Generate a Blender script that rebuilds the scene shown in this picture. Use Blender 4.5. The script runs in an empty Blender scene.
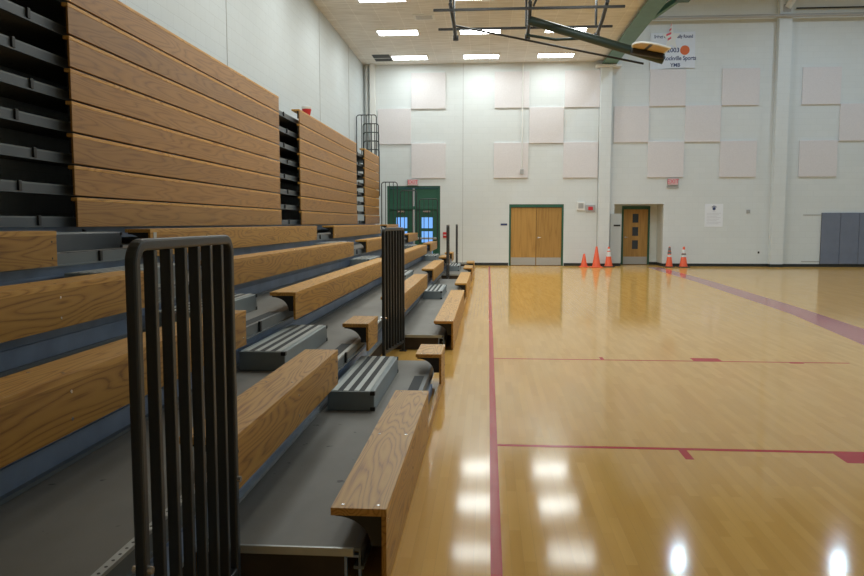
import bpy, bmesh, math, random
from mathutils import Vector, Matrix
random.seed(4)
SC = bpy.context.scene
COL = SC.collection
PI = math.pi

# ------------------------------------------------------------------ materials
def new_mat(name):
    m = bpy.data.materials.new(name); m.use_nodes = True
    nt = m.node_tree
    return m, nt, nt.nodes['Principled BSDF'], nt.links

def plain(name, col, rough=.5, metal=0.0, spec=.5, vary=.0, scale=6.0, bump=0.0):
    m, nt, b, L = new_mat(name)
    b.inputs['Base Color'].default_value = (*col, 1); b.inputs['Roughness'].default_value = rough
    b.inputs['Metallic'].default_value = metal; b.inputs['Specular IOR Level'].default_value = spec
    if vary or bump:
        tc = nt.nodes.new('ShaderNodeTexCoord')
        n = nt.nodes.new('ShaderNodeTexNoise'); n.inputs['Scale'].default_value = scale; n.inputs['Detail'].default_value = 5
        L.new(tc.outputs['Object'], n.inputs['Vector'])
        if vary:
            r = nt.nodes.new('ShaderNodeValToRGB')
            r.color_ramp.elements[0].position = .3; r.color_ramp.elements[1].position = .7
            r.color_ramp.elements[0].color = (*[c*(1-vary) for c in col], 1); r.color_ramp.elements[1].color = (*[min(1, c*(1+vary)) for c in col], 1)
            L.new(n.outputs['Fac'], r.inputs['Fac']); L.new(r.outputs['Color'], b.inputs['Base Color'])
        if bump:
            bp = nt.nodes.new('ShaderNodeBump'); bp.inputs['Strength'].default_value = bump; bp.inputs['Distance'].default_value = .01
            L.new(n.outputs['Fac'], bp.inputs['Height']); L.new(bp.outputs['Normal'], b.inputs['Normal'])
    return m

def emit(name, col, s):
    m, nt, b, L = new_mat(name)
    b.inputs['Base Color'].default_value = (.8, .8, .8, 1)
    b.inputs['Emission Color'].default_value = (*col, 1); b.inputs['Emission Strength'].default_value = s
    m.cycles.emission_sampling = 'FRONT'
    return m

def wood(name, dark, mid, light, rough=.38, sc=(7, .55, 7), rings=9.0):
    """plywood with long cathedral grain running along Y"""
    m, nt, b, L = new_mat(name); N = nt.nodes.new
    tc = N('ShaderNodeTexCoord'); oi = N('ShaderNodeObjectInfo')
    mp = N('ShaderNodeMapping'); mp.inputs['Scale'].default_value = sc
    off = N('ShaderNodeVectorMath'); off.operation = 'SCALE'; off.inputs[0].default_value = (13, 7, 21)
    L.new(oi.outputs['Random'], off.inputs['Scale'])
    L.new(tc.outputs['Object'], mp.inputs['Vector']); L.new(off.outputs[0], mp.inputs['Location'])
    n1 = N('ShaderNodeTexNoise'); n1.inputs['Scale'].default_value = 1.0; n1.inputs['Detail'].default_value = 1.5; n1.inputs['Roughness'].default_value = .4
    L.new(mp.outputs[0], n1.inputs['Vector'])
    mul = N('ShaderNodeMath'); mul.operation = 'MULTIPLY'; mul.inputs[1].default_value = rings
    L.new(n1.outputs['Fac'], mul.inputs[0])
    fr = N('ShaderNodeMath'); fr.operation = 'PINGPONG'; fr.inputs[1].default_value = .5
    L.new(mul.outputs[0], fr.inputs[0])
    m2 = N('ShaderNodeMapping'); m2.inputs['Scale'].default_value = (120, 3, 120)
    L.new(tc.outputs['Object'], m2.inputs['Vector'])
    n2 = N('ShaderNodeTexNoise'); n2.inputs['Scale'].default_value = 1.0; n2.inputs['Detail'].default_value = 3
    L.new(m2.outputs[0], n2.inputs['Vector'])
    mix = N('ShaderNodeMath'); mix.operation = 'MULTIPLY_ADD'; mix.inputs[1].default_value = .45; L.new(n2.outputs['Fac'], mix.inputs[0])
    L.new(fr.outputs[0], mix.inputs[2])
    r = N('ShaderNodeValToRGB'); e = r.color_ramp.elements
    e[0].position = .20; e[0].color = (*dark, 1); e[1].position = .62; e[1].color = (*light, 1)
    k = e.new(.36); k.color = (*mid, 1)
    L.new(mix.outputs[0], r.inputs['Fac'])
    hv = N('ShaderNodeHueSaturation'); vr = N('ShaderNodeMapRange'); vr.inputs['To Min'].default_value = .86; vr.inputs['To Max'].default_value = 1.1
    L.new(oi.outputs['Random'], vr.inputs['Value']); L.new(vr.outputs[0], hv.inputs['Value']); L.new(r.outputs['Color'], hv.inputs['Color'])
    L.new(hv.outputs['Color'], b.inputs['Base Color'])
    b.inputs['Roughness'].default_value = rough
    return m

def deck_mat():
    m, nt, b, L = new_mat('deck_grey'); N = nt.nodes.new
    tc = N('ShaderNodeTexCoord')
    n1 = N('ShaderNodeTexNoise'); n1.inputs['Scale'].default_value = 2.2; n1.inputs['Detail'].default_value = 6
    mp = N('ShaderNodeMapping'); mp.inputs['Scale'].default_value = (1, .6, 1)
    L.new(tc.outputs['Object'], mp.inputs['Vector']); L.new(mp.outputs[0], n1.inputs['Vector'])
    r = N('ShaderNodeValToRGB'); e = r.color_ramp.elements
    e[0].position = .3; e[0].color = (.142, .137, .122, 1); e[1].position = .75; e[1].color = (.21, .203, .183, 1)
    L.new(n1.outputs['Fac'], r.inputs['Fac'])
    n2 = N('ShaderNodeTexNoise'); n2.inputs['Scale'].default_value = 11; n2.inputs['Detail'].default_value = 2
    L.new(tc.outputs['Object'], n2.inputs['Vector'])
    r2 = N('ShaderNodeValToRGB'); e2 = r2.color_ramp.elements
    e2[0].position = .70; e2[0].color = (0, 0, 0, 1); e2[1].position = .73; e2[1].color = (1, 1, 1, 1)
    L.new(n2.outputs['Fac'], r2.inputs['Fac'])
    mx = N('ShaderNodeMix'); mx.data_type = 'RGBA'
    mx.inputs[7].default_value = (.035, .032, .03, 1)
    L.new(r2.outputs['Color'], mx.inputs['Factor']); L.new(r.outputs['Color'], mx.inputs[6]); L.new(mx.outputs[2], b.inputs['Base Color'])
    b.inputs['Roughness'].default_value = .5
    return m

def floor_mat():
    m, nt, b, L = new_mat('maple_strip_floor'); N = nt.nodes.new
    tc = N('ShaderNodeTexCoord'); sp = N('ShaderNodeSeparateXYZ'); cb = N('ShaderNodeCombineXYZ')
    L.new(tc.outputs['Object'], sp.inputs[0]); L.new(sp.outputs['Y'], cb.inputs['X']); L.new(sp.outputs['X'], cb.inputs['Y'])
    br = N('ShaderNodeTexBrick'); br.offset = .37; br.offset_frequency = 2; br.squash = 1
    br.inputs['Scale'].default_value = 1; br.inputs['Brick Width'].default_value = .55; br.inputs['Row Height'].default_value = .057
    br.inputs['Mortar Size'].default_value = .0006; br.inputs['Mortar Smooth'].default_value = .3; br.inputs['Bias'].default_value = 0
    br.inputs['Color1'].default_value = (.68, .385, .098, 1); br.inputs['Color2'].default_value = (.77, .455, .13, 1); br.inputs['Mortar'].default_value = (.55, .32, .10, 1)
    L.new(cb.outputs[0], br.inputs['Vector'])
    mp = N('ShaderNodeMapping'); mp.inputs['Scale'].default_value = (14, .8, 1); L.new(tc.outputs['Object'], mp.inputs['Vector'])
    n = N('ShaderNodeTexNoise'); n.inputs['Scale'].default_value = 1; n.inputs['Detail'].default_value = 4; L.new(mp.outputs[0], n.inputs['Vector'])
    mx = N('ShaderNodeMix'); mx.data_type = 'RGBA'; mx.blend_type = 'MULTIPLY'; mx.inputs['Factor'].default_value = .18
    r = N('ShaderNodeValToRGB'); r.color_ramp.elements[0].color = (.72, .66, .58, 1); r.color_ramp.elements[1].color = (1.15, 1.15, 1.12, 1)
    r.color_ramp.elements[0].position = .3; r.color_ramp.elements[1].position = .7
    L.new(n.outputs['Fac'], r.inputs['Fac']); L.new(br.outputs['Color'], mx.inputs[6]); L.new(r.outputs['Color'], mx.inputs[7])
    L.new(mx.outputs[2], b.inputs['Base Color'])
    # oil-based varnish over the maple: diffuse wood under a glossy film
    out = nt.nodes['Material Output']; fr = N('ShaderNodeFresnel'); fr.inputs['IOR'].default_value = 1.42
    cap = N('ShaderNodeMath'); cap.operation = 'MINIMUM'; cap.inputs[1].default_value = .52
    di = N('ShaderNodeBsdfDiffuse'); gl = N('ShaderNodeBsdfGlossy'); gl.inputs['Roughness'].default_value = .095; gl.inputs['Color'].default_value = (1, 1, 1, 1)
    ms = N('ShaderNodeMixShader'); L.new(fr.outputs[0], cap.inputs[0]); L.new(cap.outputs[0], ms.inputs[0])
    L.new(mx.outputs[2], di.inputs['Color']); L.new(di.outputs[0], ms.inputs[1]); L.new(gl.outputs[0], ms.inputs[2]); L.new(ms.outputs[0], out.inputs['Surface'])
    nt.nodes.remove(b)
    return m

def block_mat(name, axis, col, joint, mortar=.006, bump=.25):
    """painted concrete block; axis = horizontal axis of the wall"""
    m, nt, b, L = new_mat(name); N = nt.nodes.new
    tc = N('ShaderNodeTexCoord'); sp = N('ShaderNodeSeparateXYZ'); cb = N('ShaderNodeCombineXYZ')
    L.new(tc.outputs['Object'], sp.inputs[0]); L.new(sp.outputs[axis], cb.inputs['X']); L.new(sp.outputs['Z'], cb.inputs['Y'])
    br = N('ShaderNodeTexBrick'); br.inputs['Scale'].default_value = 1; br.inputs['Brick Width'].default_value = .406; br.inputs['Row Height'].default_value = .203
    br.inputs['Mortar Size'].default_value = mortar; br.inputs['Mortar Smooth'].default_value = .6
    br.inputs['Color1'].default_value = (*col, 1); br.inputs['Color2'].default_value = (*[c*.975 for c in col], 1); br.inputs['Mortar'].default_value = (*joint, 1)
    L.new(cb.outputs[0], br.inputs['Vector']); L.new(br.outputs['Color'], b.inputs['Base Color'])
    bp = N('ShaderNodeBump'); bp.inputs['Strength'].default_value = bump; bp.inputs['Distance'].default_value = .005; bp.invert = True
    L.new(br.outputs['Fac'], bp.inputs['Height']); L.new(bp.outputs['Normal'], b.inputs['Normal'])
    b.inputs['Roughness'].default_value = .5
    return m

def tile_mat():
    m, nt, b, L = new_mat('ceiling_tile'); N = nt.nodes.new
    tc = N('ShaderNodeTexCoord')
    br = N('ShaderNodeTexBrick'); br.offset = 0; br.inputs['Scale'].default_value = 1
    br.inputs['Brick Width'].default_value = .603; br.inputs['Row Height'].default_value = 1.22
    br.inputs['Mortar Size'].default_value = .009; br.inputs['Mortar Smooth'].default_value = .2
    br.inputs['Color1'].default_value = (.78, .775, .755, 1); br.inputs['Color2'].default_value = (.83, .825, .805, 1); br.inputs['Mortar'].default_value = (.92, .92, .90, 1)
    L.new(tc.outputs['Object'], br.inputs['Vector'])
    mp = N('ShaderNodeMapping'); mp.inputs['Scale'].default_value = (1.5, 9, 1); L.new(tc.outputs['Object'], mp.inputs['Vector'])
    n = N('ShaderNodeTexNoise'); n.inputs['Scale'].default_value = 1; n.inputs['Detail'].default_value = 4; L.new(mp.outputs[0], n.inputs['Vector'])
    r = N('ShaderNodeValToRGB'); r.color_ramp.elements[0].color = (.86, .85, .83, 1); r.color_ramp.elements[1].color = (1.04, 1.04, 1.04, 1)
    r.color_ramp.elements[0].position = .35; r.color_ramp.elements[1].position = .65
    mx = N('ShaderNodeMix'); mx.data_type = 'RGBA'; mx.blend_type = 'MULTIPLY'; mx.inputs['Factor'].default_value = 1
    L.new(n.outputs['Fac'], r.inputs['Fac']); L.new(br.outputs['Color'], mx.inputs[6]); L.new(r.outputs['Color'], mx.inputs[7]); L.new(mx.outputs[2], b.inputs['Base Color'])
    b.inputs['Roughness'].default_value = .85
    return m

M = {}
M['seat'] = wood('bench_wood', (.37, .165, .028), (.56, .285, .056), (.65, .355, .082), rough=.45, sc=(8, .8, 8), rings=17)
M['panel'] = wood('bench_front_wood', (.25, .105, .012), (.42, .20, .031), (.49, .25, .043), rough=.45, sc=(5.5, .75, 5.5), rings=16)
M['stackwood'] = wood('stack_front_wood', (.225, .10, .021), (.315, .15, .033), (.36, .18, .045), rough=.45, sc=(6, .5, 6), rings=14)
M['doorwood'] = wood('door_veneer', (.40, .215, .055), (.46, .255, .068), (.51, .29, .08), rough=.4, sc=(9, 9, .5), rings=4)
M['deck'] = deck_mat()
M['nose'] = plain('painted_nosing', (.15, .17, .18), .45, .2)
M['steel_dk'] = plain('dark_steel_edge', (.085, .10, .115), .4, .2)
M['steel'] = plain('galvanised_steel', (.27, .345, .48), .42, .2, vary=.18, scale=3)
M['steel_lt'] = plain('aluminium_trim', (.47, .50, .50), .35, .5, vary=.1, scale=9)
M['step'] = plain('step_steel', (.25, .295, .315), .42, .2, vary=.12, scale=4)
M['stripe'] = plain('step_ribbed_aluminium', (.46, .49, .48), .4, .35)
M['grip'] = plain('grip_tape', (.045, .05, .055), .8)
M['black'] = plain('black_steel', (.012, .013, .014), .45)
M['rail'] = plain('rail_charcoal_paint', (.030, .036, .041), .36, spec=.5)
M['under'] = plain('dark_plywood', (.05, .035, .022), .8, vary=.2)
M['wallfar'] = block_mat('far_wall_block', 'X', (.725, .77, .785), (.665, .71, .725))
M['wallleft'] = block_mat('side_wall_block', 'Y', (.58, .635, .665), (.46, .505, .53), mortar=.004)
M['wallplain'] = plain('painted_wall', (.72, .75, .72), .6, vary=.03)
M['acoustic'] = plain('acoustic_fabric', (.745, .722, .745), .9, vary=.03, scale=30)
M['green'] = plain('green_door_paint', (.028, .12, .078), .4)
M['girder'] = plain('green_girder_paint', (.09, .205, .15), .45, vary=.08, scale=3)
M['girder_dk'] = plain('green_bracket_paint', (.03, .09, .065), .5)
M['floor'] = floor_mat()
M['line'] = plain('red_floor_paint', (.46, .012, .016), .22, spec=.15)
M['purple'] = plain('maroon_floor_paint', (.48, .145, .155), .1, spec=.45)
M['tile'] = tile_mat()
M['maindeck'] = plain('main_ceiling_paint', (.62, .62, .60), .8, vary=.04)
M['dif'] = emit('troffer_diffuser', (.93, 1, .98), 19)
M['hb'] = emit('high_bay_lamp', (.64, .83, 1), 320)
M['white'] = plain('white_paint', (.80, .81, .80), .5)
M['grey'] = plain('grey_plastic', (.42, .43, .44), .5)
M['panelgrey'] = plain('pale_grey_panel', (.48, .51, .51), .5)
M['pad'] = plain('grey_vinyl', (.17, .20, .275), .5, vary=.06, scale=4)
M['base'] = plain('black_rubber_base', (.016, .02, .02), .5)
M['kick'] = plain('stainless_kickplate', (.50, .51, .51), .4, .5)
M['chrome'] = plain('satin_chrome', (.75, .75, .75), .25, .9)
M['orange'] = plain('cone_orange', (.85, .11, .03), .45)
M['cwhite'] = plain('cone_reflective_white', (.75, .76, .76), .4)
M['cdark'] = plain('cone_scuffed_band', (.16, .15, .15), .6)
M['red'] = plain('red_plastic', (.62, .035, .045), .35)
M['pinkred'] = plain('exit_red', (.72, .10, .14), .5)
M['pinkface'] = plain('exit_face', (.74, .50, .52), .5)
M['banner'] = plain('vinyl_banner', (.74, .79, .88), .45, vary=.03)
M['navy'] = plain('navy_ink', (.03, .05, .16), .6)
M['ball'] = plain('orange_ink', (.72, .16, .05), .6)
M['paper'] = plain('poster_paper', (.84, .88, .95), .7)
M['faint'] = plain('faint_print', (.58, .60, .67), .7)
M['tan'] = plain('tan_backboard', (.55, .40, .19), .5, vary=.1)
M['mast'] = plain('dark_green_steel', (.018, .04, .036), .4)
M['darkglass'] = plain('dark_wired_glass', (.05, .06, .075), .15)
M['vent'] = plain('vent_dark', (.02, .024, .022), .6)
gm, gnt, gb, gL = new_mat('window_glass')
gb.inputs['Transmission Weight'].default_value = 1; gb.inputs['Roughness'].default_value = .02; gb.inputs['Base Color'].default_value = (.93, .97, 1, 1); gb.inputs['IOR'].default_value = 1.03
M['glass'] = gm

# ------------------------------------------------------------------ mesh builder
class MB:
    def __init__(s): s.bm = bmesh.new(); s.mats = []
    def mi(s, m):
        if m not in s.mats: s.mats.append(m)
        return s.mats.index(m)
    def _tag(s, n0, m):
        s.bm.faces.ensure_lookup_table(); k = s.mi(m)
        for f in s.bm.faces[n0:]: f.material_index = k
    def box(s, x0, x1, y0, y1, z0, z1, m):
        n0 = len(s.bm.faces)
        v = [s.bm.verts.new((x, y, z)) for x in (x0, x1) for y in (y0, y1) for z in (z0, z1)]
        for a in ((0, 1, 3, 2), (4, 6, 7, 5), (0, 4, 5, 1), (2, 3, 7, 6), (0, 2, 6, 4), (1, 5, 7, 3)): s.bm.faces.new([v[i] for i in a])
        s._tag(n0, m); return s
    def prism(s, pts, axis, a0, a1, m):
        """polygon pts in the two other axes, extruded along axis"""
        n0 = len(s.bm.faces)
        def P(p, a):
            return {'X': (a, p[0], p[1]), 'Y': (p[0], a, p[1]), 'Z': (p[0], p[1], a)}[axis]
        A = [s.bm.verts.new(P(p, a0)) for p in pts]; B = [s.bm.verts.new(P(p, a1)) for p in pts]
        s.bm.faces.new(A); s.bm.faces.new(B[::-1])
        for i in range(len(pts)):
            j = (i+1) % len(pts); s.bm.faces.new((A[i], B[i], B[j], A[j]))
        s._tag(n0, m); return s
    def sweep(s, path, m, r=None, rect=None, up=(0, 0, 1), n=10, closed=False):
        """sweep a circle of radius r, or a rectangle (w,h), along a polyline with mitred joints"""
        n0 = len(s.bm.faces); pts = [Vector(p) for p in path]; rings = []
        K = len(pts)
        side0 = None
        for i, p in enumerate(pts):
            a = (pts[i]-pts[i-1]).normalized() if i > 0 else None
            b = (pts[i+1]-pts[i]).normalized() if i < K-1 else None
            t = (a+b).normalized() if a and b else (a or b)
            u = Vector(up)
            sd = t.cross(u)
            if sd.length < 1e-3: sd = side0 if side0 is not None else t.cross(Vector((1, 0, 0)))
            sd.normalize(); nn = sd.cross(t).normalized(); side0 = sd
            k = 1.0
            if a and b:
                c = max(.3, t.dot(a)); k = 1/c
            if r is not None: cs = [(r*math.cos(2*PI*q/n), r*math.sin(2*PI*q/n)) for q in range(n)]
            else:
                w, h = rect; cs = [(-w/2, -h/2), (w/2, -h/2), (w/2, h/2), (-w/2, h/2)]
            rings.append([s.bm.verts.new(p+sd*x+nn*y*(k if r is None else 1)) for x, y in cs])
        for A, B in zip(rings, rings[1:]):
            q = len(A)
            for i in range(q): s.bm.faces.new((A[i], A[(i+1) % q], B[(i+1) % q], B[i]))
        s.bm.faces.new(rings[0][::-1]); s.bm.faces.new(rings[-1])
        s._tag(n0, m); return s
    def lathe(s, prof, m, n=20, c=(0, 0, 0)):
        """profile of (r,z)"""
        n0 = len(s.bm.faces); rings = []
        for r, z in prof:
            rings.append([s.bm.verts.new((c[0]+max(r, 1e-4)*math.cos(2*PI*q/n), c[1]+max(r, 1e-4)*math.sin(2*PI*q/n), c[2]+z)) for q in range(n)])
        for A, B in zip(rings, rings[1:]):
            for i in range(n): s.bm.faces.new((A[i], A[(i+1) % n], B[(i+1) % n], B[i]))
        s.bm.faces.new(rings[0][::-1]); s.bm.faces.new(rings[-1])
        s._tag(n0, m); return s
    def face(s, pts, m):
        n0 = len(s.bm.faces); s.bm.faces.new([s.bm.verts.new(p) for p in pts]); s._tag(n0, m); return s
    def disc(s, c, r, axis, t, m, n=10):
        pts = [(r*math.cos(2*PI*q/n), r*math.sin(2*PI*q/n)) for q in range(n)]
        k = {'X': 0, 'Y': 1, 'Z': 2}[axis]; o = [v for i, v in enumerate(c) if i != k]
        return s.prism([(p[0]+o[0], p[1]+o[1]) for p in pts], axis, c[k], c[k]+t, m)
    def build(s, name, parent=None, bevel=0, smooth=False, loc=None, norm=True):
        if norm: bmesh.ops.recalc_face_normals(s.bm, faces=s.bm.faces)
        me = bpy.data.meshes.new(name); s.bm.to_mesh(me); s.bm.free()
        for m in s.mats: me.materials.append(m)
        if smooth:
            for p in me.polygons: p.use_smooth = True
            try: me.set_sharp_from_angle(angle=math.radians(40))
            except Exception: pass
        o = bpy.data.objects.new(name, me); COL.objects.link(o)
        if parent is not None: o.parent = parent
        if loc: o.location = loc
        if bevel:
            b = o.modifiers.new('edge', 'BEVEL'); b.width = bevel; b.segments = 2; b.limit_method = 'ANGLE'
        return o

def tag(o, label, cat, group=None):
    o['label'] = label; o['category'] = cat
    if group: o['group'] = group
    return o
def thing(name, label, cat, loc=(0, 0, 0), group=None, rz=0):
    o = bpy.data.objects.new(name, None); o.empty_display_size = .1; COL.objects.link(o)
    o.location = loc; o.rotation_euler = (0, 0, rz)
    return tag(o, label, cat, group)
def struct(mb, name, label, cat, **k):
    o = mb.build(name, **k); o['kind'] = 'structure'; return tag(o, label, cat)
def sempty(name, label, cat, loc=(0, 0, 0)):
    o = thing(name, label, cat, loc); o['kind'] = 'structure'; return o
def text(name, s, size, loc, m, parent, ext=.001, align='CENTER', squash=1.0, bold=0.0):
    c = bpy.data.curves.new(name, 'FONT'); c.offset = bold; c.body = s; c.size = size; c.extrude = ext; c.align_x = align; c.align_y = 'CENTER'
    t = bpy.data.objects.new(name+'_tmp', c); COL.objects.link(t)
    dg = bpy.context.evaluated_depsgraph_get(); me = bpy.data.meshes.new_from_object(t.evaluated_get(dg))
    bpy.data.objects.remove(t); me.materials.clear(); me.materials.append(m)
    o = bpy.data.objects.new(name, me); COL.objects.link(o); o.location = loc; o.rotation_euler = (PI/2, 0, 0); o.scale = (squash, 1, 1); o.parent = parent
    return o

# ------------------------------------------------------------------ dimensions (metres)
D = 26.9            # far wall
XL = -4.45          # side wall
ZC = 7.1            # low ceiling over the bleachers
XG = 3.9            # edge of the low ceiling
ZM = 10.2           # main gym ceiling
XR, YB = 19.0, -7.0

# ------------------------------------------------------------------ room shell
mb = MB(); mb.box(XL-.3, XR+.3, YB-.3, D+1.5, -.2, 0, M['floor'])
struct(mb, 'floor', 'polished golden maple strip gym floor', 'floor')
# far wall with door openings
mb = MB(); y0, y1 = D, D+.25; wm = M['wallfar']
d1 = (.74, 2.66, 2.18); d3 = (-3.63, -1.72, 2.84); rc = (4.42, 6.12, 2.18)
xs = [XL-.3, d3[0], d3[1], d1[0], d1[1], rc[0], rc[1], XR+.3]
for i in range(7):
    zb = {1: d3[2], 3: d1[2], 5: rc[2]}.get(i, 0)
    mb.box(xs[i], xs[i+1], y0, y1, zb, ZM+.2, wm)
struct(mb, 'wall_far', 'white painted block end wall of the gym', 'wall')
mb = MB()   # recess behind the single door
mb.box(rc[0]-.1, rc[0], D+.25, D+1.1, 0, rc[2]+.1, M['wallplain']); mb.box(rc[1], rc[1]+.1, D+.25, D+1.1, 0, rc[2]+.1, M['wallplain'])
mb.box(rc[0]-.1, rc[1]+.1, D+.25, D+1.1, rc[2], rc[2]+.1, M['wallplain'])
mb.box(rc[0], 4.86, D+1.0, D+1.1, 0, rc[2], M['wallplain']); mb.box(5.86, rc[1], D+1.0, D+1.1, 0, rc[2], M['wallplain']); mb.box(4.86, 5.86, D+1.0, D+1.1, 2.12, rc[2], M['wallplain'])
struct(mb, 'wall_recess', 'beige side walls of the recessed doorway', 'wall')
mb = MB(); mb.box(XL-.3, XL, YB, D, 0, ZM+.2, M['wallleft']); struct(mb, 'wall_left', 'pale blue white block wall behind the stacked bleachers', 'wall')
mb = MB(); mb.box(XR, XR+.3, YB, D, 0, ZM+.2, M['wallplain']); struct(mb, 'wall_right', 'white wall on the far side of the court', 'wall')
mb = MB(); mb.box(XL-.3, XR+.3, YB-.3, YB, 0, ZM+.2, M['wallplain']); struct(mb, 'wall_back', 'white end wall behind the viewer', 'wall')
mb = MB(); mb.box(XL, XG+.15, YB, D, ZC, ZC+.15, M['tile']); struct(mb, 'ceiling', 'low tan acoustic tile ceiling over the bleachers', 'ceiling')
mb = MB(); mb.box(XG+.1, XR, YB, D, ZM, ZM+.2, M['maindeck']); struct(mb, 'ceiling_main', 'high pale ceiling over the court', 'ceiling')
mb = MB(); mb.box(XG+.05, XG+.2, YB, D, ZC+.15, ZM, M['wallplain']); struct(mb, 'wall_soffit', 'upper wall rising from the green girder', 'wall')
# baseboards
mb = MB(); bm_ = M['base']
for a, b in ((XL, d3[0]-.02), (d3[1]+.02, d1[0]-.02), (d1[1]+.02, 3.84), (4.22, rc[0]), (rc[1], 9.72), (10.14, XR)): mb.box(a, b, D-.015, D, 0, .1, bm_)
mb.box(3.84, 4.22, D-.265, D-.25, 0, .1, bm_); mb.box(9.705, 10.155, D-.265, D-.25, 0, .1, bm_); mb.box(9.705, 9.72, D-.25, D-.015, 0, .1, bm_); mb.box(3.825, 3.84, D-.265, D-.015, 0, .1, bm_)
mb.box(rc[1]-.015, rc[1], D, D+1.0, 0, .1, bm_); mb.box(5.86, rc[1]-.015, D+.985, D+1.0, 0, .1, bm_); mb.box(rc[0], 4.86, D+.985, D+1.0, 0, .1, bm_)
struct(mb, 'baseboard_far', 'black rubber baseboard along the end wall', 'baseboard')
# pilasters, girder, ledge
mb = MB(); mb.box(3.84, 4.22, D-.25, D, 0, 6.86, M['wallfar']); struct(mb, 'trim_1', 'white pilaster carrying the end of the green girder', 'pilaster', bevel=.006)
mb = MB(); mb.box(3.66, 4.52, D-.34, D, 6.86, 6.94, M['white']); struct(mb, 'trim_2', 'white cap ledge on top of the pilaster', 'ledge', bevel=.01)
mb = MB(); mb.box(9.72, 10.14, D-.25, D, 0, ZM, M['wallfar']); struct(mb, 'trim_3', 'white pilaster rising between the banner and the grey wall pads', 'pilaster', bevel=.006)
mb = MB(); mb.box(3.88, 4.36, YB, D-.02, 6.96, 7.0, M['girder']); mb.box(4.1, 4.13, YB, D-.02, 7.0, 8.0, M['girder']); mb.box(3.95, 4.36, YB, D-.02, 8.0, 8.04, M['girder'])
for k in range(9): mb.box(4.13, 4.34, 2+k*3, 2.02+k*3, 7.0, 8.0, M['girder'])
struct(mb, 'beam_girder', 'green steel girder along the edge of the low ceiling', 'girder')
t = sempty('beam_brace', 'green steel brace clamped to the girder', 'brace', (4.4, 20.3, 7.0))
mb = MB(); mb.sweep([(-.03, .8, .05), (.42, -.35, .22)], M['girder'], rect=(.10, .14)); mb.build('brace_arm', t)
mb = MB(); mb.box(.30, .66, -.55, -.2, .12, .42, M['girder_dk']); mb.sweep([(.48, -.37, .40), (.48, -.37, 3.19)], M['girder_dk'], r=.05); mb.build('clamp', t, bevel=.02)
# vertical control joints on the walls
mb = MB()
for y in (12.75, 19.85, 24.0): mb.box(XL, XL+.006, y-.012, y+.012, 0, ZC, M['grey'])
struct(mb, 'trim_4', 'grey control joints down the side wall', 'joint')
mb = MB(); mb.box(-.92, -.905, D-.004, D, .1, ZC, M['grey']); mb.box(3.815, 3.835, D-.004, D, .1, 6.9, M['grey'])
struct(mb, 'trim_5', 'thin grey control joint down the end wall', 'joint')
mb = MB(); mb.box(-4.2, -4.02, D-.22, D, 0, ZC, M['white']); struct(mb, 'trim_6', 'white boxed pipe chase in the wall corner', 'pipe chase')
tag(MB().sweep([(-4.33, D-.08, 0), (-4.33, D-.08, ZC)], M['white'], r=.05).build('pipe', smooth=True), 'white vertical pipe in the corner beside the white chase', 'pipe')
# horizontal pipes on the upper wall
tag(MB().sweep([(4.3, D-.34, 8.43), (XR, D-.34, 8.43)], M['grey'], r=.055).build('pipe', smooth=True), 'long grey pipe running level above the banner', 'pipe')
tag(MB().sweep([(10.3, D-.12, 8.72), (XR, D-.12, 8.72)], M['black'], r=.025).build('pipe', smooth=True), 'thin black conduit above the level grey pipe', 'pipe')
t = thing('roof_strut', 'white angled strut above the tall pilaster', 'strut', (9.95, D-.15, 8.7))
MB().sweep([(0, -.14, 0), (.75, -.75, 1.48)], M['white'], rect=(.16, .16)).build('strut_beam', t); MB().box(-.12, .12, -.14, -.10, -.12, .12, M['grey']).build('base_plate', t)
t = thing('conduit', 'thin white conduit dropping from the ceiling past the pink panels', 'conduit', (1.17, D-.07, 3.3))
MB().sweep([(0, 0, .08), (0, 0, ZC-3.3)], M['white'], r=.022).build('conduit_pipe', t, smooth=True); MB().box(-.06, .06, -.02, .07, -.06, .10, M['grey']).build('outlet_box', t)

# acoustic panels on the end wall
def apanel(x0, x1, z0, z1, label):
    tag(MB().box(x0, x1, D-.05, D, z0, z1, M['acoustic']).build('acoustic_panel', bevel=.006), label, 'wall panel', 'pinkish acoustic panels on the end wall')
A, B, C_ = (5.54, 6.79), (4.31, 5.56), (3.10, 4.34)
for x0, x1, z, l in ((-2.75, -1.53, A, 'top-row pink acoustic panel above the green doors'), (.19, 1.40, A, 'top-row pink acoustic panel crossed by the white conduit'), (2.63, 3.835, A, 'top-row pink acoustic panel touching the girder pilaster'),
    (5.53, 6.75, A, 'top-row pink acoustic panel directly under the banner'), (7.97, 9.22, A, 'top-row pink acoustic panel between the banner and the tall pilaster'), (10.63, 11.9, A, 'top-row pink acoustic panel past the tall pilaster'),
    (-3.94, -2.76, B, 'middle-row pink acoustic panel by the corner end rails'), (1.41, 2.61, B, 'middle-row pink acoustic panel above the wooden double doors'), (4.34, 5.53, B, 'middle-row pink acoustic panel beside the girder pilaster, over the recess'),
    (6.76, 7.96, B, 'middle-row pink acoustic panel below the banner corner, above the paper notice'), (11.91, 13.1, B, 'middle-row pink acoustic panel high above the grey pads'),
    (-2.75, -1.53, C_, 'bottom-row pink acoustic panel over the exit sign of the green doors'), (.18, 1.39, C_, 'bottom-row pink acoustic panel behind the conduit outlet box'), (2.61, 3.81, C_, 'bottom-row pink acoustic panel above the fire alarm'),
    (5.52, 6.75, C_, 'bottom-row pink acoustic panel over the exit sign of the recess'), (7.97, 9.2, C_, 'bottom-row pink acoustic panel above the paper notice'), (10.62, 11.88, C_, 'bottom-row pink acoustic panel past the tall pilaster, over bare wall')):
    apanel(x0, x1, z[0], z[1], l)

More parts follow.
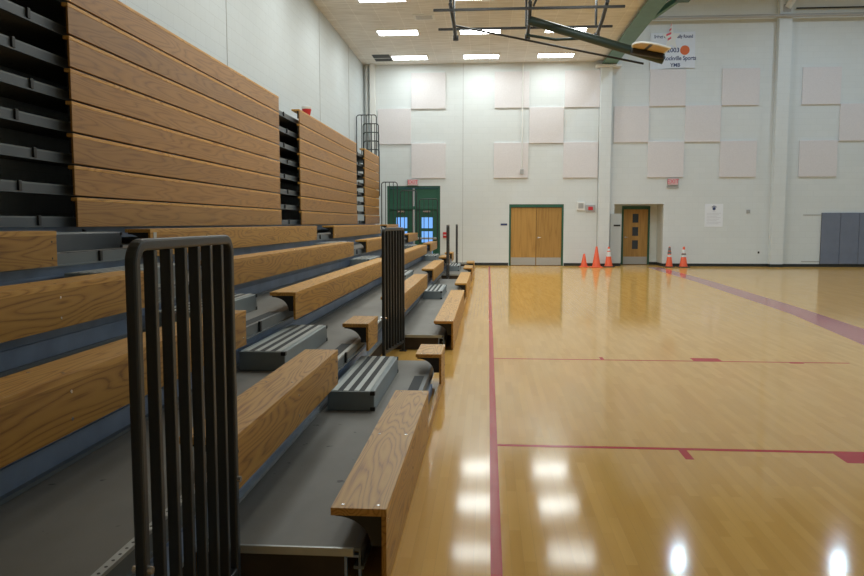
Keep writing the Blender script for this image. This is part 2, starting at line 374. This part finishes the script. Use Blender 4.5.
# ------------------------------------------------------------------ doors
def wood_door(x0, x1, z1, y, n, name, label, windows=False):
    t = sempty(name, label, 'door', ((x0+x1)/2, y, 0)); h = (x1-x0)/2; f = .06
    mb = MB(); mb.box(-h, -h+f, -.04, .12, 0, z1, M['green']); mb.box(h-f, h, -.04, .12, 0, z1, M['green']); mb.box(-h+f, h-f, -.04, .12, z1-f-.05, z1, M['green'])
    mb.build('door_frame', t, bevel=.006)
    MB().box(-h+.02, h-.02, .06, .10, 0, z1-.02, M['under']).build('backing', t)  # added dark sheet behind the leaves, blocks sky light leaking through the gaps
    w = (2*h-2*f)/n
    for i in range(n):
        a = -h+f+i*w+.006; b = a+w-.012
        lf = MB().box(a, b, 0, .045, .012, z1-f-.056, M['doorwood']).build('door_leaf', t, bevel=.002)
        k = MB().box(a+.01, b-.01, -.004, 0, .02, .29, M['kick']).build('kick_plate', lf)
        if windows:
            for zz in (.57, 1.05, 1.53): MB().box(a+w*.36, a+w*.60, -.006, 0, zz, zz+.32, M['darkglass']).build('door_window', lf)
        if i == n-1:
            hx = a+.07
            mb = MB().disc((hx, -.008, 1.0), .03, 'Y', .01, M['chrome'], 14); mb.sweep([(hx, -.005, 1.0), (hx, -.05, 1.0), (hx+.10, -.05, 1.0)], M['chrome'], r=.01); mb.build('handle', lf, smooth=True)
    return t
wood_door(d1[0], d1[1], d1[2], D+.05, 2, 'door_1', 'wooden double doors in a green frame with steel kick plates')
wood_door(4.86, 5.86, 2.13, D+.99, 1, 'door_2', 'single wooden door with three small windows inside the recess', True)
# green doors
x0, x1, z1 = d3; t = sempty('door_3', 'green metal double doors with glass lights behind the end rails', 'door', ((x0+x1)/2, D+.08, 0)); h = (x1-x0)/2; g = M['green']
mb = MB(); mb.box(-h, -h+.07, -.06, .1, 0, z1, g); mb.box(h-.07, h, -.06, .1, 0, z1, g); mb.box(-h+.07, h-.07, -.06, .1, z1-.07, z1, g); mb.box(-h+.07, h-.07, -.06, .1, 2.0, 2.12, g); mb.build('door_frame', t, bevel=.006)
MB().box(-.035, .035, -.05, .08, 0, 2.02, M['grey']).build('mullion', t); MB().box(-.03, .03, -.05, .06, 2.10, z1-.07, M['grey']).build('transom_mullion', t)
for s in (-1, 1):
    a, b = (-h+.075, -.04) if s < 0 else (.04, h-.075)
    MB().box(a if s < 0 else .035, b if s > 0 else -.035, .0, .04, 2.105, z1-.075, g).build('transom_panel', t)
    wa, wb = (a+.24, b-.20); lf = MB()
    lf.box(a, wa, 0, .045, .01, 2.01, g); lf.box(wb, b, 0, .045, .01, 2.01, g)
    for z0_, z1_ in ((.01, .22), (.70, .82), (1.22, 1.33), (1.72, 2.01)): lf.box(wa, wb, 0, .045, z0_, z1_, g)
    lf = lf.build('door_leaf', t)
    for z0_, z1_ in ((.22, .70), (.82, 1.22), (1.33, 1.72)): MB().box(wa, wb, .018, .026, z0_, z1_, M['glass']).build('door_window', lf)
    MB().box((a+b)/2-.12, (a+b)/2+.14, -.06, 0, 1.90, 1.96, M['chrome']).build('door_closer', lf)
    MB().box(a+.06, b-.06, -.07, 0, .93, 1.0, M['kick']).build('push_bar', lf, bevel=.01)

# ------------------------------------------------------------------ small wall fittings
def exit_sign(x, z, w, h, label):
    t = thing('exit_sign', label, 'exit sign', (x, D, z), 'red exit signs')
    MB().box(-w/2, w/2, -.07, 0, -h/2, h/2, M['grey']).build('housing', t, bevel=.006)
    MB().box(-w/2+.02, w/2-.02, -.075, -.07, -h/2+.02, h/2-.02, M['pinkface']).build('sign_face', t)
    text('lettering', 'EXIT', h*.82, (0, -.077, 0), M['pinkred'], t, squash=.95)
exit_sign(-2.70, 2.965, .40, .23, 'red EXIT sign above the green double doors')
exit_sign(6.40, 2.95, .38, .25, 'red EXIT sign above the recessed doorway')
tag(MB().box(6.2, 6.6, D-.04, D, 2.74, 2.79, M['grey']).build('emergency_light'), 'narrow grey fixture under the recess EXIT sign', 'light fixture')
t = thing('fire_alarm', 'red fire alarm strobe on the wall by the wooden double doors', 'fire alarm', (3.585, D, 2.03))
MB().box(-.16, .16, -.05, 0, -.12, .12, M['grey']).build('housing', t, bevel=.01); MB().box(-.08, .08, -.075, -.05, -.06, .06, M['red']).build('strobe_lens', t, bevel=.01)
t = thing('wall_speaker', 'small white square box next to the fire alarm', 'speaker', (3.25, D, 2.11))
MB().box(-.13, .13, -.06, 0, -.15, .15, M['white']).build('housing', t, bevel=.008); MB().box(-.09, .09, -.065, -.06, -.08, .10, M['kick']).build('grille', t)
tag(MB().box(.44, .67, D-.01, D, 1.43, 1.50, M['navy']).build('door_sign'), 'small dark name plate beside the wooden double doors', 'sign')
t = thing('pull_station', 'small red pull station on the wall beside the green doors', 'fire alarm', (-1.545, D, 1.09))
MB().box(-.07, .07, -.05, 0, -.10, .10, M['red']).build('housing', t, bevel=.008); MB().box(-.05, .05, -.065, -.05, -.02, .01, M['white']).build('pull_handle', t)
t = thing('wall_switch', 'small grey switch box on the wall right of the paper notice', 'switch', (9.0, D, 1.92))
MB().box(-.06, .06, -.03, 0, -.06, .06, M['grey']).build('plate', t, bevel=.004); MB().box(-.02, .02, -.04, -.03, -.03, .03, M['kick']).build('toggle', t)
tag(MB().box(9.37, 9.43, D-.012, D, .46, .53, M['black']).build('wall_outlet', bevel=.004), 'tiny black outlet low on the wall beside the tall pilaster', 'outlet')
# notice with a paw mark and faint print
t = thing('notice', 'white paper notice with a dark paw emblem on the end wall', 'notice', (7.84, D, 1.38))
MB().box(-.31, .31, -.008, 0, 0, .80, M['paper']).build('sheet', t)
mb = MB().disc((0, -.011, .635), .055, 'Y', .003, M['navy'], 14)
for dx, dz in ((-.06, .06), (-.022, .085), (.022, .085), (.06, .06)): mb.disc((dx, -.011, .635+dz), .02, 'Y', .003, M['navy'], 8)
mb.box(-.05, .05, -.011, -.008, .54, .555, M['faint']); mb.build('emblem', t)
mb = MB()
for k in range(8): mb.box(-.24, .24-.07*(k % 3), -.010, -.008, .47-k*.052, .482-k*.052, M['faint'])
mb.build('print', t)
# grey panel and plate by the recess
t = thing('grey_panel', 'tall pale grey panel standing at the edge of the recess', 'panel', (4.43, D-.03, 0))
MB().box(-.15, .24, -.02, .02, .10, 1.84, M['panelgrey']).build('board', t, bevel=.006); MB().box(-.03, .20, -.026, -.02, 1.40, 1.46, M['black']).build('name_plate', t)
MB().box(-.14, .23, -.02, .02, 0, .10, M['black']).build('foot', t)
for k, l in enumerate(('first grey wall pad, its edge facing the tall pilaster', 'middle grey wall pad between two other pads', 'last grey wall pad, cut off by the photo edge')):
    a = 11.46+k*.625
    t = thing('wall_pad', l, 'wall pad', (a, D, .1), 'grey vinyl wall pads')
    MB().box(.004, .621, -.06, -.012, 0, 1.77, M['pad']).build('cushion', t, bevel=.015); MB().box(.004, .621, -.012, 0, 0, 1.77, M['under']).build('backing', t)
tag(MB().box(10.85, 11.45, D-.012, D, 1.78, 1.81, M['grey']).build('mounting_strip'), 'thin upper mounting strip on bare wall beside the grey pads', 'strip')
tag(MB().box(10.85, 11.45, D-.012, D, .17, .20, M['grey']).build('mounting_strip'), 'thin low mounting strip just above the baseboard near the pads', 'strip')

# banner
t = thing('banner', 'white sports banner with blue lettering and an orange ball', 'banner', (6.27, D-.03, 6.8))
mb = MB()
pts = [(-.76, -.03), (-.4, .0), (0, .02), (.4, .03), (.76, .02), (.75, 1.24), (0, 1.22), (-.76, 1.2)]
mb.prism(pts, 'Y', -.012, 0, M['banner']); mb.build('sheet', t)
text('lettering', 'Select Comm. Rally Round', .15, (.02, -.014, 1.08), M['navy'], t, squash=.80, bold=.004)
text('lettering', '2003', .21, (.02, -.014, .62), M['navy'], t, bold=.004)
text('lettering', 'Rockville Sports', .20, (.24, -.014, .35), M['navy'], t, squash=.85, bold=.004)
text('lettering', 'YMB', .17, (.10, -.014, .12), M['navy'], t, bold=.004)
MB().disc((.41, -.016, .62), .16, 'Y', .004, M['ball'], 24).build('ball_emblem', t)
mb = MB()
star = [(0, .62), (.075, .22), (.30, .20), (.13, -.02), (.20, -.32), (0, -.16), (-.20, -.32), (-.13, -.02), (-.30, .20), (-.075, .22)]
mb.prism([(x-.06, z+.98) for x, z in star], 'Y', -.030, -.016, M['white'])
for k in range(4):   # red stripes on one half
    z = .46-k*.15; wd = (.03, .07, .17, .12)[k]
    mb.prism([(-.06-wd, z+.98-.05), (-.06-.005, z+.98+.02), (-.06-.005, z+.98+.09), (-.06-wd, z+.98+.02)], 'Y', -.033, -.030, M['pinkred'])
mb.build('star_emblem', t)

# ------------------------------------------------------------------ traffic cones
def cone(x, y, h, r, label, kind):
    t = thing('traffic_cone', label, 'cone', (x, y, 0), 'orange traffic cones along the end wall')
    b = r*1.25
    MB().box(-b, b, -b, b, 0, .03, M['orange'] if kind == 'plain' else M['base']).build('base', t, bevel=.012)
    mb = MB(); rt = .03; R = lambda z: r*.9+(rt-r*.9)*(z-.03)/(h-.03)
    mb.lathe([(r, .03), (R(.06), .06), (R(h-.01), h-.01), (rt*.7, h)], M['orange'], 22); mb.build('cone_body', t, smooth=True)
    if kind != 'plain':
        for a, c, m in {'white': ((.52, .75, 'cwhite'), (.80, .90, 'cwhite')), 'dark': ((.50, .60, 'cwhite'), (.64, .76, 'cdark'), (.80, .97, 'cdark')), 'mix': ((.50, .60, 'cwhite'), (.68, .86, 'cwhite'), (.60, .67, 'cdark'))}[kind]:
            a *= h; c *= h; MB().lathe([(R(a)+.003, a), (R(c)+.003, c)], M[m], 22).build('band', t, smooth=True)
cone(3.31, 26.2, .46, .13, 'small plain orange cone, shortest of the five', 'plain')
cone(3.71, 26.05, .72, .16, 'tall plain orange cone standing before the girder pilaster', 'plain')
cone(4.17, 26.35, .70, .15, 'orange cone with white bands, left of the recess beside the plain tall cone', 'white')
cone(6.23, 26.35, .71, .13, 'orange cone with dark scuffed bands just past the recess', 'dark')
cone(6.70, 26.3, .71, .15, 'orange cone with white bands, farther from the recess than the scuffed cone', 'mix')

# ------------------------------------------------------------------ floor markings
def quad(name, polys, m, label):
    mb = MB()
    for p in polys: mb.prism(p, 'Z', 0, .0006, m)
    tag(mb.build(name), label, 'floor line')
R4 = lambda a, b, c, d: [(a, c), (b, c), (b, d), (a, d)]
quad('court_line', [R4(.02, .073, -2, 26.3)], M['line'], 'long red line running beside the bleachers toward the end wall')
quad('court_line', [R4(.073, 4.5, 5.06, 5.11), R4(1.29, 1.345, 4.86, 5.06), R4(2.30, 4.5, 4.86, 5.06)], M['line'], 'red cross line with a tick and a thick bar, nearer the viewer')
quad('court_line', [R4(.073, 3.95, 8.39, 8.43), R4(2.29, 2.60, 8.43, 8.60), R4(3.3, 3.45, 8.34, 8.39), R4(1.27, 1.31, 8.43, 8.58)], M['line'], 'thin red cross line farther out on the court')
quad('court_line', [[(4.1, 5.5), (4.95, 5.5), (5.38, 10.5), (5.62, 14), (5.85, 20), (5.9, 26.2), (5.45, 26.2), (5.40, 20), (5.10, 13), (4.70, 9.6)]], M['purple'], 'wide faded maroon border band crossing the court')

# ------------------------------------------------------------------ bleachers
X0, Z0, WD, S, R = -.411, .3526, .2345, .648, .2806
def rowx(i): return X0-S*i if i < 5 else (-3.64 if i == 5 else -3.655)
def rowz(i): return Z0+R*i
def deckz(i): return rowz(i)-.1726
ORD = ['front', 'second', 'third', 'fourth', 'fifth', 'sixth', 'seventh', 'eighth', 'ninth', 'tenth', 'eleventh', 'twelfth', 'thirteenth']
NOTCH = [(1.15, 2.98), (7.25, 8.92), (17.94, 19.55), (23.3, 24.95)]
Y_A, Y_Z = -1.5, 25.1

def bench(i, ya, yb, label, group, simple=False):
    X, z = rowx(i), rowz(i); Ln = yb-ya; WD_ = (.06 if i < 12 else .16) if simple else WD
    t = thing('bleacher_bench', label, 'bench', (X, ya, z), group)
    mb = MB().box(-WD_, 0, 0, Ln, -.032, 0, M['seat'])
    if not simple:
        n = max(2, round(Ln/1.2)+1)
        for k in range(n):
            y = .04+(Ln-.08)*k/(n-1)
            for x in (-.04, -.19): mb.disc((x, y, 0), .008, 'Z', .0015, M['chrome'], 8)
    mb.build('seat_board', t, bevel=.004)
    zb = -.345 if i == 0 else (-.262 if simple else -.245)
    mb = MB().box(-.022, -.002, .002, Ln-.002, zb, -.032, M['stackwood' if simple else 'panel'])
    if not simple:
        for k in range(n):
            y = .06+(Ln-.12)*k/(n-1)
            for zz in (-.075, -.19): mb.disc((-.002, y, zz), .008, 'X', .0015, M['black'] if (k+i) % 2 else M['chrome'], 8)
    mb.build('front_panel', t, bevel=.003)
    prof = [(-.022, -.032), (-.222, -.032), (-.222, -.046)]
    for q in range(1, 9):
        a = q/8*PI/2; prof.append((-.222+.150*math.sin(a), -.046-.120*(1-math.cos(a))))
    prof += [(-.072, -.1726), (-.022, -.1726)]
    if simple: prof = [(-.022, -.032), (-.055, -.032), (-.055, -.172), (-.022, -.172)]
    n = 2 if simple else max(2, round(Ln/1.3)+1)
    for k in range(n):
        y = .03+(Ln-.10)*k/(n-1)
        MB().prism(prof, 'Y', y, y+.04, M['black']).build('bracket', t)
    if i == 4 and abs(ya-6.49) < .01: MB().box(-.001, .002, .06, .12, -.10, -.03, M['kick']).build('row_tag', t)
    return t

G = 'extended bleacher benches'
SEG = {
 0: [(.55, 1.13, 'short stub below the viewer'), (2.98, 5.18, 'from the near cut-out to the first aisle'), (6.64, 7.2, 'short stub past the first aisle'), (8.92, 13.12, 'from the second cut-out to the second aisle'), (14.55, 17.94, 'long piece past the second aisle'), (19.55, 20.85, 'short piece before the third aisle'), (22.3, 23.28, 'last piece toward the end wall')],
 1: [(.55, 1.13, 'short stub beside the viewer'), (3.0, 5.2, 'beside the near rail, ending at the first aisle'), (6.56, 7.13, 'short stub just before the second rail'), (8.95, 13.1, 'behind the second rail, ending at the second aisle'), (14.55, 17.94, 'long piece past the second aisle'), (19.55, 20.9, 'short piece before the third aisle'), (22.3, 23.28, 'last piece toward the end wall')],
}
LONG = {2: [(Y_A, 5.16), (6.53, 13.1), (14.52, 20.95), (22.3, Y_Z)], 3: [(Y_A, 5.1), (6.5, 13.05), (14.5, 20.9), (22.25, Y_Z)], 4: [(Y_A, 5.03), (6.49, 13.03), (14.49, 20.85), (22.2, Y_Z)]}
LN = ['long piece before the first aisle', 'between the first and second aisles', 'between the second and third aisles', 'last piece by the end rails']
for i in (0, 1):
    for a, b, l in SEG[i]: bench(i, a, b, f'wooden {ORD[i]}-row bleacher bench, {l}', G)
for i in (2, 3, 4):
    for (a, b), l in zip(LONG[i], LN): bench(i, a, b, f'wooden {ORD[i]}-row bleacher bench, {l}', G)
ST = ['block before the first aisle', 'long block after the first aisle', 'middle block below the red tub', 'last block by the end rails']
BO = ['lowest', 'second-lowest', 'third-lowest', 'fourth-lowest', 'fourth-highest', 'third-highest', 'second-highest', 'topmost']
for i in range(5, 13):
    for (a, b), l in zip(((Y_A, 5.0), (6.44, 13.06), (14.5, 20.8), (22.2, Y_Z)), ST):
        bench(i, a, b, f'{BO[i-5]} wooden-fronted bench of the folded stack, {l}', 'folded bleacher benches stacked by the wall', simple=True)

AISLE = [(5.2, 6.6), (13.12, 14.52), (20.9, 22.28)]
for i in range(13):
    X, zd = rowx(i), deckz(i); xe = X-.11; xr = X-.16
    t = thing('bleacher_tier', f'grey steel {ORD[i]} tier of the bleachers with its deck and riser' if i < 5 else f'grey {ORD[i]} tier deck edge inside the folded stack', 'bleacher tier', (0, 0, zd), 'bleacher tiers')
    xb = rowx(i+1)-.16-.02 if i < 4 else -4.43
    if i < 12 and i >= 5: xb = -4.43
    segs = [(Y_A, Y_Z)]
    if i == 0: segs = [(.55, 1.15), (2.98, 7.25), (8.92, 17.94), (19.55, 23.3), (24.95, Y_Z)]
    mb = MB()
    for a, b in segs: mb.box(xb, xe-.03, a, b, -.03, 0, M['deck'])
    mb.build('deck', t)
    mb = MB()
    for a, b in segs:
        # C-shaped nose
        mb.box(xe-.03, xe, a, b, -.012, .002, M['steel_lt'] if i == 1 else M['nose']); mb.box(xe-.008, xe, a, b, -.075, -.012, M['nose' if i < 5 else 'steel_dk']); mb.box(xe-.03, xe+.012, a, b, -.088, -.075, M['nose' if i < 5 else 'steel_dk'])
    if i == 1:
        for k in range(60): mb.disc((xe-.013, 1.0+k*.045, .002), .006, 'Z', .0008, M['black'], 6)
    mb.build('nosing', t)
    if 0 < i < 6:
        lo = -R+.0 if i < 5 else -.20
        mb = MB().box(xr-.015, xr, Y_A, Y_Z, lo, -.03, M['steel'])
        if i < 5: mb.box(xr, xr+.03, Y_A, Y_Z, lo+.002, lo+.02, M['steel_lt'] if i == 1 else M['nose']); mb.box(xr, xr+.012, Y_A, Y_Z, lo+.11, lo+.125, M['steel'])
        if i == 1:
            for a, b in NOTCH: mb.box(xr-.03, xr-.016, a, b, -zd, lo, M['under'])
        mb.build('riser', t)
    if i == 0:
        for a, b in segs:
            MB().box(xb+.02, xe-.07, a+.002, a+.03, -.17, -.032, M['under']).build('end_panel', t)
            MB().box(xb+.02, xe-.03, a-.012, a+.002, -.03, .004, M['steel_lt']).build('end_trim', t)
            mb = MB().box(xe-.07, xe-.06, a+.004, a+.03, -.17, -.03, M['steel']); mb.box(xe-.07, xe, a+.004, a+.03, -.04, -.03, M['steel']); mb.box(xe-.07, xe, a+.004, a+.03, -.17, -.16, M['steel']); mb.box(xe-.01, xe, a+.004, a+.03, -.16, -.04, M['steel']); mb.build('end_channel', t)
        for a, b in AISLE: MB().box(X-.022, X-.002, a-.02, b+.03, -zd+.008, -zd+.085, M['panel']).build('kick_board', t); MB().box(xe-.004, xe+.03, a, b, -.17, -.09, M['steel']).build('front_plate', t)
    # grip strips and rail hooks on the aisle edges
    for a, b in AISLE:
        if i < 5: MB().box(xe-.12, xe-.035, a+.25, b-.1, 0, .003, M['grip']).build('grip_strip', t)
        c = (a+b)/2+(.12 if i % 2 else -.1)
        MB().box(xe, xe+.02, c-.02, c+.02, -.075, .01, M['black']).build('rail_socket', t, bevel=.004)

# aisle steps
AW = ['first aisle', 'second aisle', 'third aisle']
for k, (a, b) in enumerate(AISLE):
    for i in range(5):
        xr = rowx(i+1)-.16; z = deckz(i); a2, b2 = a+.05, b+.07
        x1 = xr+.07 if i < 4 else xr+.10
        t = thing('aisle_step', f'ribbed grey steel step on the {ORD[i]} deck of the {AW[k]}', 'step', (x1, a2, z), 'aisle steps'); Ln = b2-a2; w = .34; hh = .142
        MB().box(0, w, 0, Ln, 0, hh, M['step' if i < 4 else 'steel_dk']).build('step_body', t, bevel=.006)
        for q in range(4):
            x = .035+q*.078; MB().box(x, x+.036, .01, Ln-.01, hh, hh+.004, M['stripe']).build('tread_strip', t)
        for q in range(3):
            x = .071+q*.078; MB().box(x, x+.042, .01, Ln-.01, hh, hh+.002, M['grip']).build('grip_strip', t)
        for y in (-.004, Ln-.03):
            for zz in (.0, hh-.028): MB().box(w-.03, w+.004, y, y+.034, zz, zz+.028, M['black']).build('corner_cap', t)
        if i == 4: MB().prism([(-.02, 0), (w*.5, 0), (w*.3, .1), (-.02, .17)], 'Y', Ln-.03, Ln, M['black']).build('side_bracket', t)

# guard rails at the cut-outs
def guard_rail(x, y, rz, label, Ln=.87, z0=.0, top=1.478):
    t = thing('guard_rail', label, 'rail', (x, y, z0), 'charcoal guard rails at the cut-outs', rz)
    H = top-z0; w = .036; r = .055; path = [(0, w/2, 0)]
    path.append((0, w/2, H-w/2-r))
    for q in range(1, 7): a = q/6*PI/2; path.append((0, w/2+r*(1-math.cos(a)), H-w/2-r+r*math.sin(a)))
    for q in range(0, 7): a = q/6*PI/2; path.append((0, Ln-w/2-r+r*math.sin(a), H-w/2-r+r*math.cos(a)))
    path.append((0, Ln-w/2, 0))
    MB().sweep(path, M['rail'], rect=(.036, w), up=(1, 0, 0)).build('rail_frame', t, bevel=.008)
    MB().box(-.016, .016, w, Ln-w, .10, .135, M['rail']).build('bottom_bar', t, bevel=.004)
    for k in range(1, 7):
        yy = w/2+(Ln-w)*k/7; MB().box(-.018, .018, yy-.012, yy+.012, .135, H-w, M['rail']).build('baluster', t, bevel=.003)
    mb = MB()
    for yy in (w/2, Ln-w/2): mb.box(-.04, .04, yy-.03, yy+.03, 0, .012, M['rail'])
    mb.build('foot', t)
    for yy in (w/2, Ln-w/2):
        MB().disc((-.03, yy, .5), .012, 'X', .06, M['chrome'], 10).build('bolt', t)
guard_rail(-1.02, 2.065, 0, 'tall charcoal barred rail at the near cut-out, largest in the photo', Ln=.835, top=1.485)
guard_rail(-1.125, 7.98, math.radians(-8), 'slightly twisted charcoal barred rail at the second cut-out, past the first aisle')
guard_rail(-1.02, 18.65, 0, 'charcoal barred rail seen edge-on at the third cut-out')
guard_rail(-1.02, 24.05, 0, 'thin charcoal rail at the last cut-out, closest to the end wall')

# end rails: bent black tubes at the far end of every tier
def end_rail(x0, x1, zt, zb, y, label, n=3):
    t = thing('end_rail', label, 'rail', ((x0+x1)/2, y, zb), 'black tube end rails at the bleacher end'); w = (x1-x0)/2; H = zt-zb; r = .09
    path = [(-w, 0, 0)]
    for q in range(0, 7): a = q/6*PI/2; path.append((-w+r*(1-math.cos(a)), 0, H-r+r*math.sin(a)))
    for q in range(0, 7): a = q/6*PI/2; path.append((w-r+r*math.sin(a), 0, H-r+r*math.cos(a)))
    path.append((w, 0, 0))
    MB().sweep(path, M['rail'], r=.017, up=(0, 1, 0)).build('rail_frame', t, smooth=True)
    for k in range(1, n+1):
        x = -w+2*w*k/(n+1); MB().sweep([(x, 0, 0), (x, 0, H-.01)], M['rail'], r=.012).build('baluster', t, smooth=True)
    MB().box(-w, w, -.02, .02, 0, .04, M['rail']).build('bottom_bar', t)
for k, i in enumerate((12, 11, 10, 9, 8)):
    end_rail(-4.41 if i == 12 else -4.20, -3.74 if i == 12 else -3.68, deckz(i)+1.56, deckz(i), Y_Z+.05+.05*k, ['tallest', 'second-tallest', 'third-tallest', 'fourth-tallest', 'lowest'][k]+' black end rail of the nest above the folded stack')
end_rail(-3.58, -3.05, 2.885, deckz(4), Y_Z+.05, 'black end rail of the fifth tier, in front of the green door edge')
end_rail(-2.95, -2.40, 2.60, deckz(3), Y_Z+.05, 'black end rail of the fourth tier, across the first green door leaf')
end_rail(-2.30, -1.70, 2.32, deckz(2), Y_Z+.05, 'black end rail of the third tier, across the second green door leaf')

# red tub on the stack
t = thing('tub', 'red tub with a white rim on top of the folded bleachers', 'tub', (rowx(12)-.115, 15.55, rowz(12)))
MB().lathe([(.06, 0), (.07, .02), (.10, .15), (.09, .15)], M['red'], 20).build('tub_body', t, smooth=True); MB().lathe([(.102, .15), (.106, .16), (.106, .20), (.08, .21), (.02, .215)], M['white'], 20).build('lid', t, smooth=True)

# ------------------------------------------------------------------ ceiling fittings
def troffer(x, y, label):
    t = thing('ceiling_light', label, 'ceiling light', (x, y, ZC), 'fluorescent troffers in the low ceiling')
    w, d = .61, .31
    mb = MB(); mb.box(-w, w, -d, -d+.03, -.03, 0, M['white']); mb.box(-w, w, d-.03, d, -.03, 0, M['white']); mb.box(-w, -w+.03, -d+.03, d-.03, -.03, 0, M['white']); mb.box(w-.03, w, -d+.03, d-.03, -.03, 0, M['white'])
    mb.build('light_frame', t); MB().box(-w+.03, w-.03, -d+.03, d-.03, -.018, -.005, M['white']).face([(-w+.03, -d+.03, -.02), (-w+.03, d-.03, -.02), (w-.03, d-.03, -.02), (w-.03, -d+.03, -.02)], M['dif']).build('diffuser', t, norm=False)
COLN = ['column by the side wall', 'middle column', 'column by the green girder']
ROWN = ['lit ceiling light of the row touching the end wall', 'lit ceiling light of the second row from the end wall', 'lit ceiling light of the third row from the end wall', 'lit ceiling light of the fourth row from the end wall', 'lit ceiling light of the fifth row from the end wall', 'lit ceiling light of the sixth row from the end wall', 'lit ceiling light of the seventh row from the end wall']
for r_, y in enumerate((25.75, 22.4, 19.0, 15.6, 12.2, 8.8)):
    for c, x in enumerate((-2.68, -.27, 2.2)): troffer(x, y, f'{ROWN[r_]}, {COLN[c]}')
def highbay(x, y, label):
    t = thing('high_bay_light', label, 'ceiling light', (x, y, ZM-1.1), 'high bay lamps over the court')
    MB().lathe([(.26, 0), (.265, 0), (.16, .24), (.07, .32), (.07, .45), (.02, .46)], M['grey'], 24).build('reflector', t, smooth=True)
    MB().face([(.15*math.cos(-q*PI/6), .15*math.sin(-q*PI/6), -.004) for q in range(12)], M['hb']).build('lamp', t, norm=False); MB().sweep([(0, 0, .46), (0, 0, 1.1)], M['black'], r=.012).build('hanger', t)
for x in (6.05, 10.9, 15.8):
    for y in (3.8, 10.3, 16.8, 23.3): highbay(x, y, f'high bay lamp hanging over the court, {x:.0f} metres across and {y:.0f} along')
t = thing('air_diffuser', 'white slotted air diffuser in the low ceiling', 'vent', (-1.77, 20.83, ZC))
MB().box(-.29, .29, -.29, .29, -.025, 0, M['white']).build('vent_frame', t, bevel=.004)
mb = MB()
for k in range(4): mb.box(-.22, .22, -.2+k*.1, -.15+k*.1, -.03, -.025, M['grey'])
mb.build('slot', t)
t = thing('return_vent', 'dark open return vent beside the ceiling lights at the end wall', 'vent', (-3.62, 25.75, ZC))
MB().box(-.29, .29, -.45, .55, -.012, 0, M['vent']).build('grille', t); MB().box(-.29, .29, .03, .06, -.02, -.012, M['white']).build('tee_bar', t)

# ------------------------------------------------------------------ folded hoop under the ceiling
t = thing('basketball_hoop', 'folded basketball backstop on black bars under the low ceiling', 'basketball hoop', (.9, 18.2, 6.3))
def T(x, y, z): return (x-.9, y-18.2, z-6.3)
for y in (17.4, 19.1): MB().sweep([T(-1.27, y, 6.32), T(3.0, y, 6.32)], M['black'], rect=(.06, .05)).build('support_bar', t)
for x in (-.88, .9, 2.6):
    mb = MB().sweep([T(x, 17.4, ZC), T(x, 17.4, 6.36)], M['black'], r=.035); mb.sweep([T(x, 19.1, ZC), T(x, 19.1, 6.36)], M['black'], r=.03); mb.box(x-.9-.12, x-.9+.12, 17.4-18.2-.12, 17.4-18.2+.12, ZC-6.3-.012, ZC-6.3, M['mast']); mb.build('hanger', t, smooth=True)
    mb = MB().sweep([T(x, 17.3, 6.42), T(x+.03, 18.2, 6.27), T(x+.04, 19.25, 6.12)], M['black'], r=.045); mb.lathe([(.07, -.06), (.07, .06)], M['black'], 14, T(x+.04, 19.2, 6.13)); mb.build('clamp', t, smooth=True)
MB().sweep([T(.93, 18.1, 6.24), T(4.02, 18.1, 5.29)], M['mast'], r=.105, n=16).build('mast', t, smooth=True)
MB().sweep([T(-.82, 18.5, 6.25), T(3.63, 18.4, 5.27)], M['black'], r=.025).build('brace_tube', t, smooth=True)
MB().sweep([T(.9, 18.9, 6.1), T(1.6, 18.9, 5.98), T(2.2, 18.5, 5.9)], M['mast'], r=.035).build('brace_tube', t, smooth=True)
MB().sweep([T(.98, 17.45, 6.38), T(1.3, 17.45, ZC)], M['black'], r=.025).build('brace_tube', t, smooth=True)
# fan backboard, nearly horizontal beside the mast
mb = MB(); fan = [(0, -.42), (0, .42), (.35, .58), (.60, .62), (.80, .52), (.92, .3), (.96, 0), (.92, -.3), (.80, -.52), (.60, -.62), (.35, -.58)]
mb.prism([(-x, y) for x, y in fan], 'Z', -.02, .02, M['tan']); bb = mb.build('backboard', t, bevel=.006)
bb.scale = (.8, .8, .8); bb.location = T(3.97, 17.55, 5.38); bb.rotation_euler = (math.radians(4), math.radians(11), 0)
MB().sweep([(-x, y, .0) for x, y in fan+[fan[0]]], M['white'], r=.028, n=8).build('edge_trim', bb, smooth=True)
MB().box(-.58, -.50, -.6, .6, -.032, -.02, M['black']).build('strap', bb)
MB().box(-.90, .04, .36, .62, -.17, -.02, M['black']).build('padding', bb, bevel=.03)

# ------------------------------------------------------------------ world, camera, output
w = bpy.data.worlds.new('sky'); SC.world = w; w.use_nodes = True
bg = w.node_tree.nodes['Background']; bg.inputs['Color'].default_value = (.22, .48, 1, 1); bg.inputs['Strength'].default_value = .95
cam = bpy.data.cameras.new('camera'); co = bpy.data.objects.new('camera', cam); COL.objects.link(co); SC.camera = co
F, YAW, PITCH, HC = 749.09, .0747, .0871, 1.5324
cam.sensor_fit = 'HORIZONTAL'; cam.sensor_width = 36; cam.lens = F*36/864; cam.clip_end = 200; cam.clip_start = .05
co.location = (0, 0, HC); co.rotation_euler = (PI/2-PITCH, 0, YAW)
SC.view_settings.view_transform = 'Standard'; SC.view_settings.look = 'None'; SC.view_settings.gamma = 1; SC.view_settings.exposure = .17
SC.view_settings.use_curve_mapping = False
SC.cycles.use_denoising = True; SC.cycles.denoising_input_passes = 'RGB_ALBEDO_NORMAL'; SC.cycles.max_bounces = 8; SC.cycles.diffuse_bounces = 5; SC.cycles.sample_clamp_indirect = 6
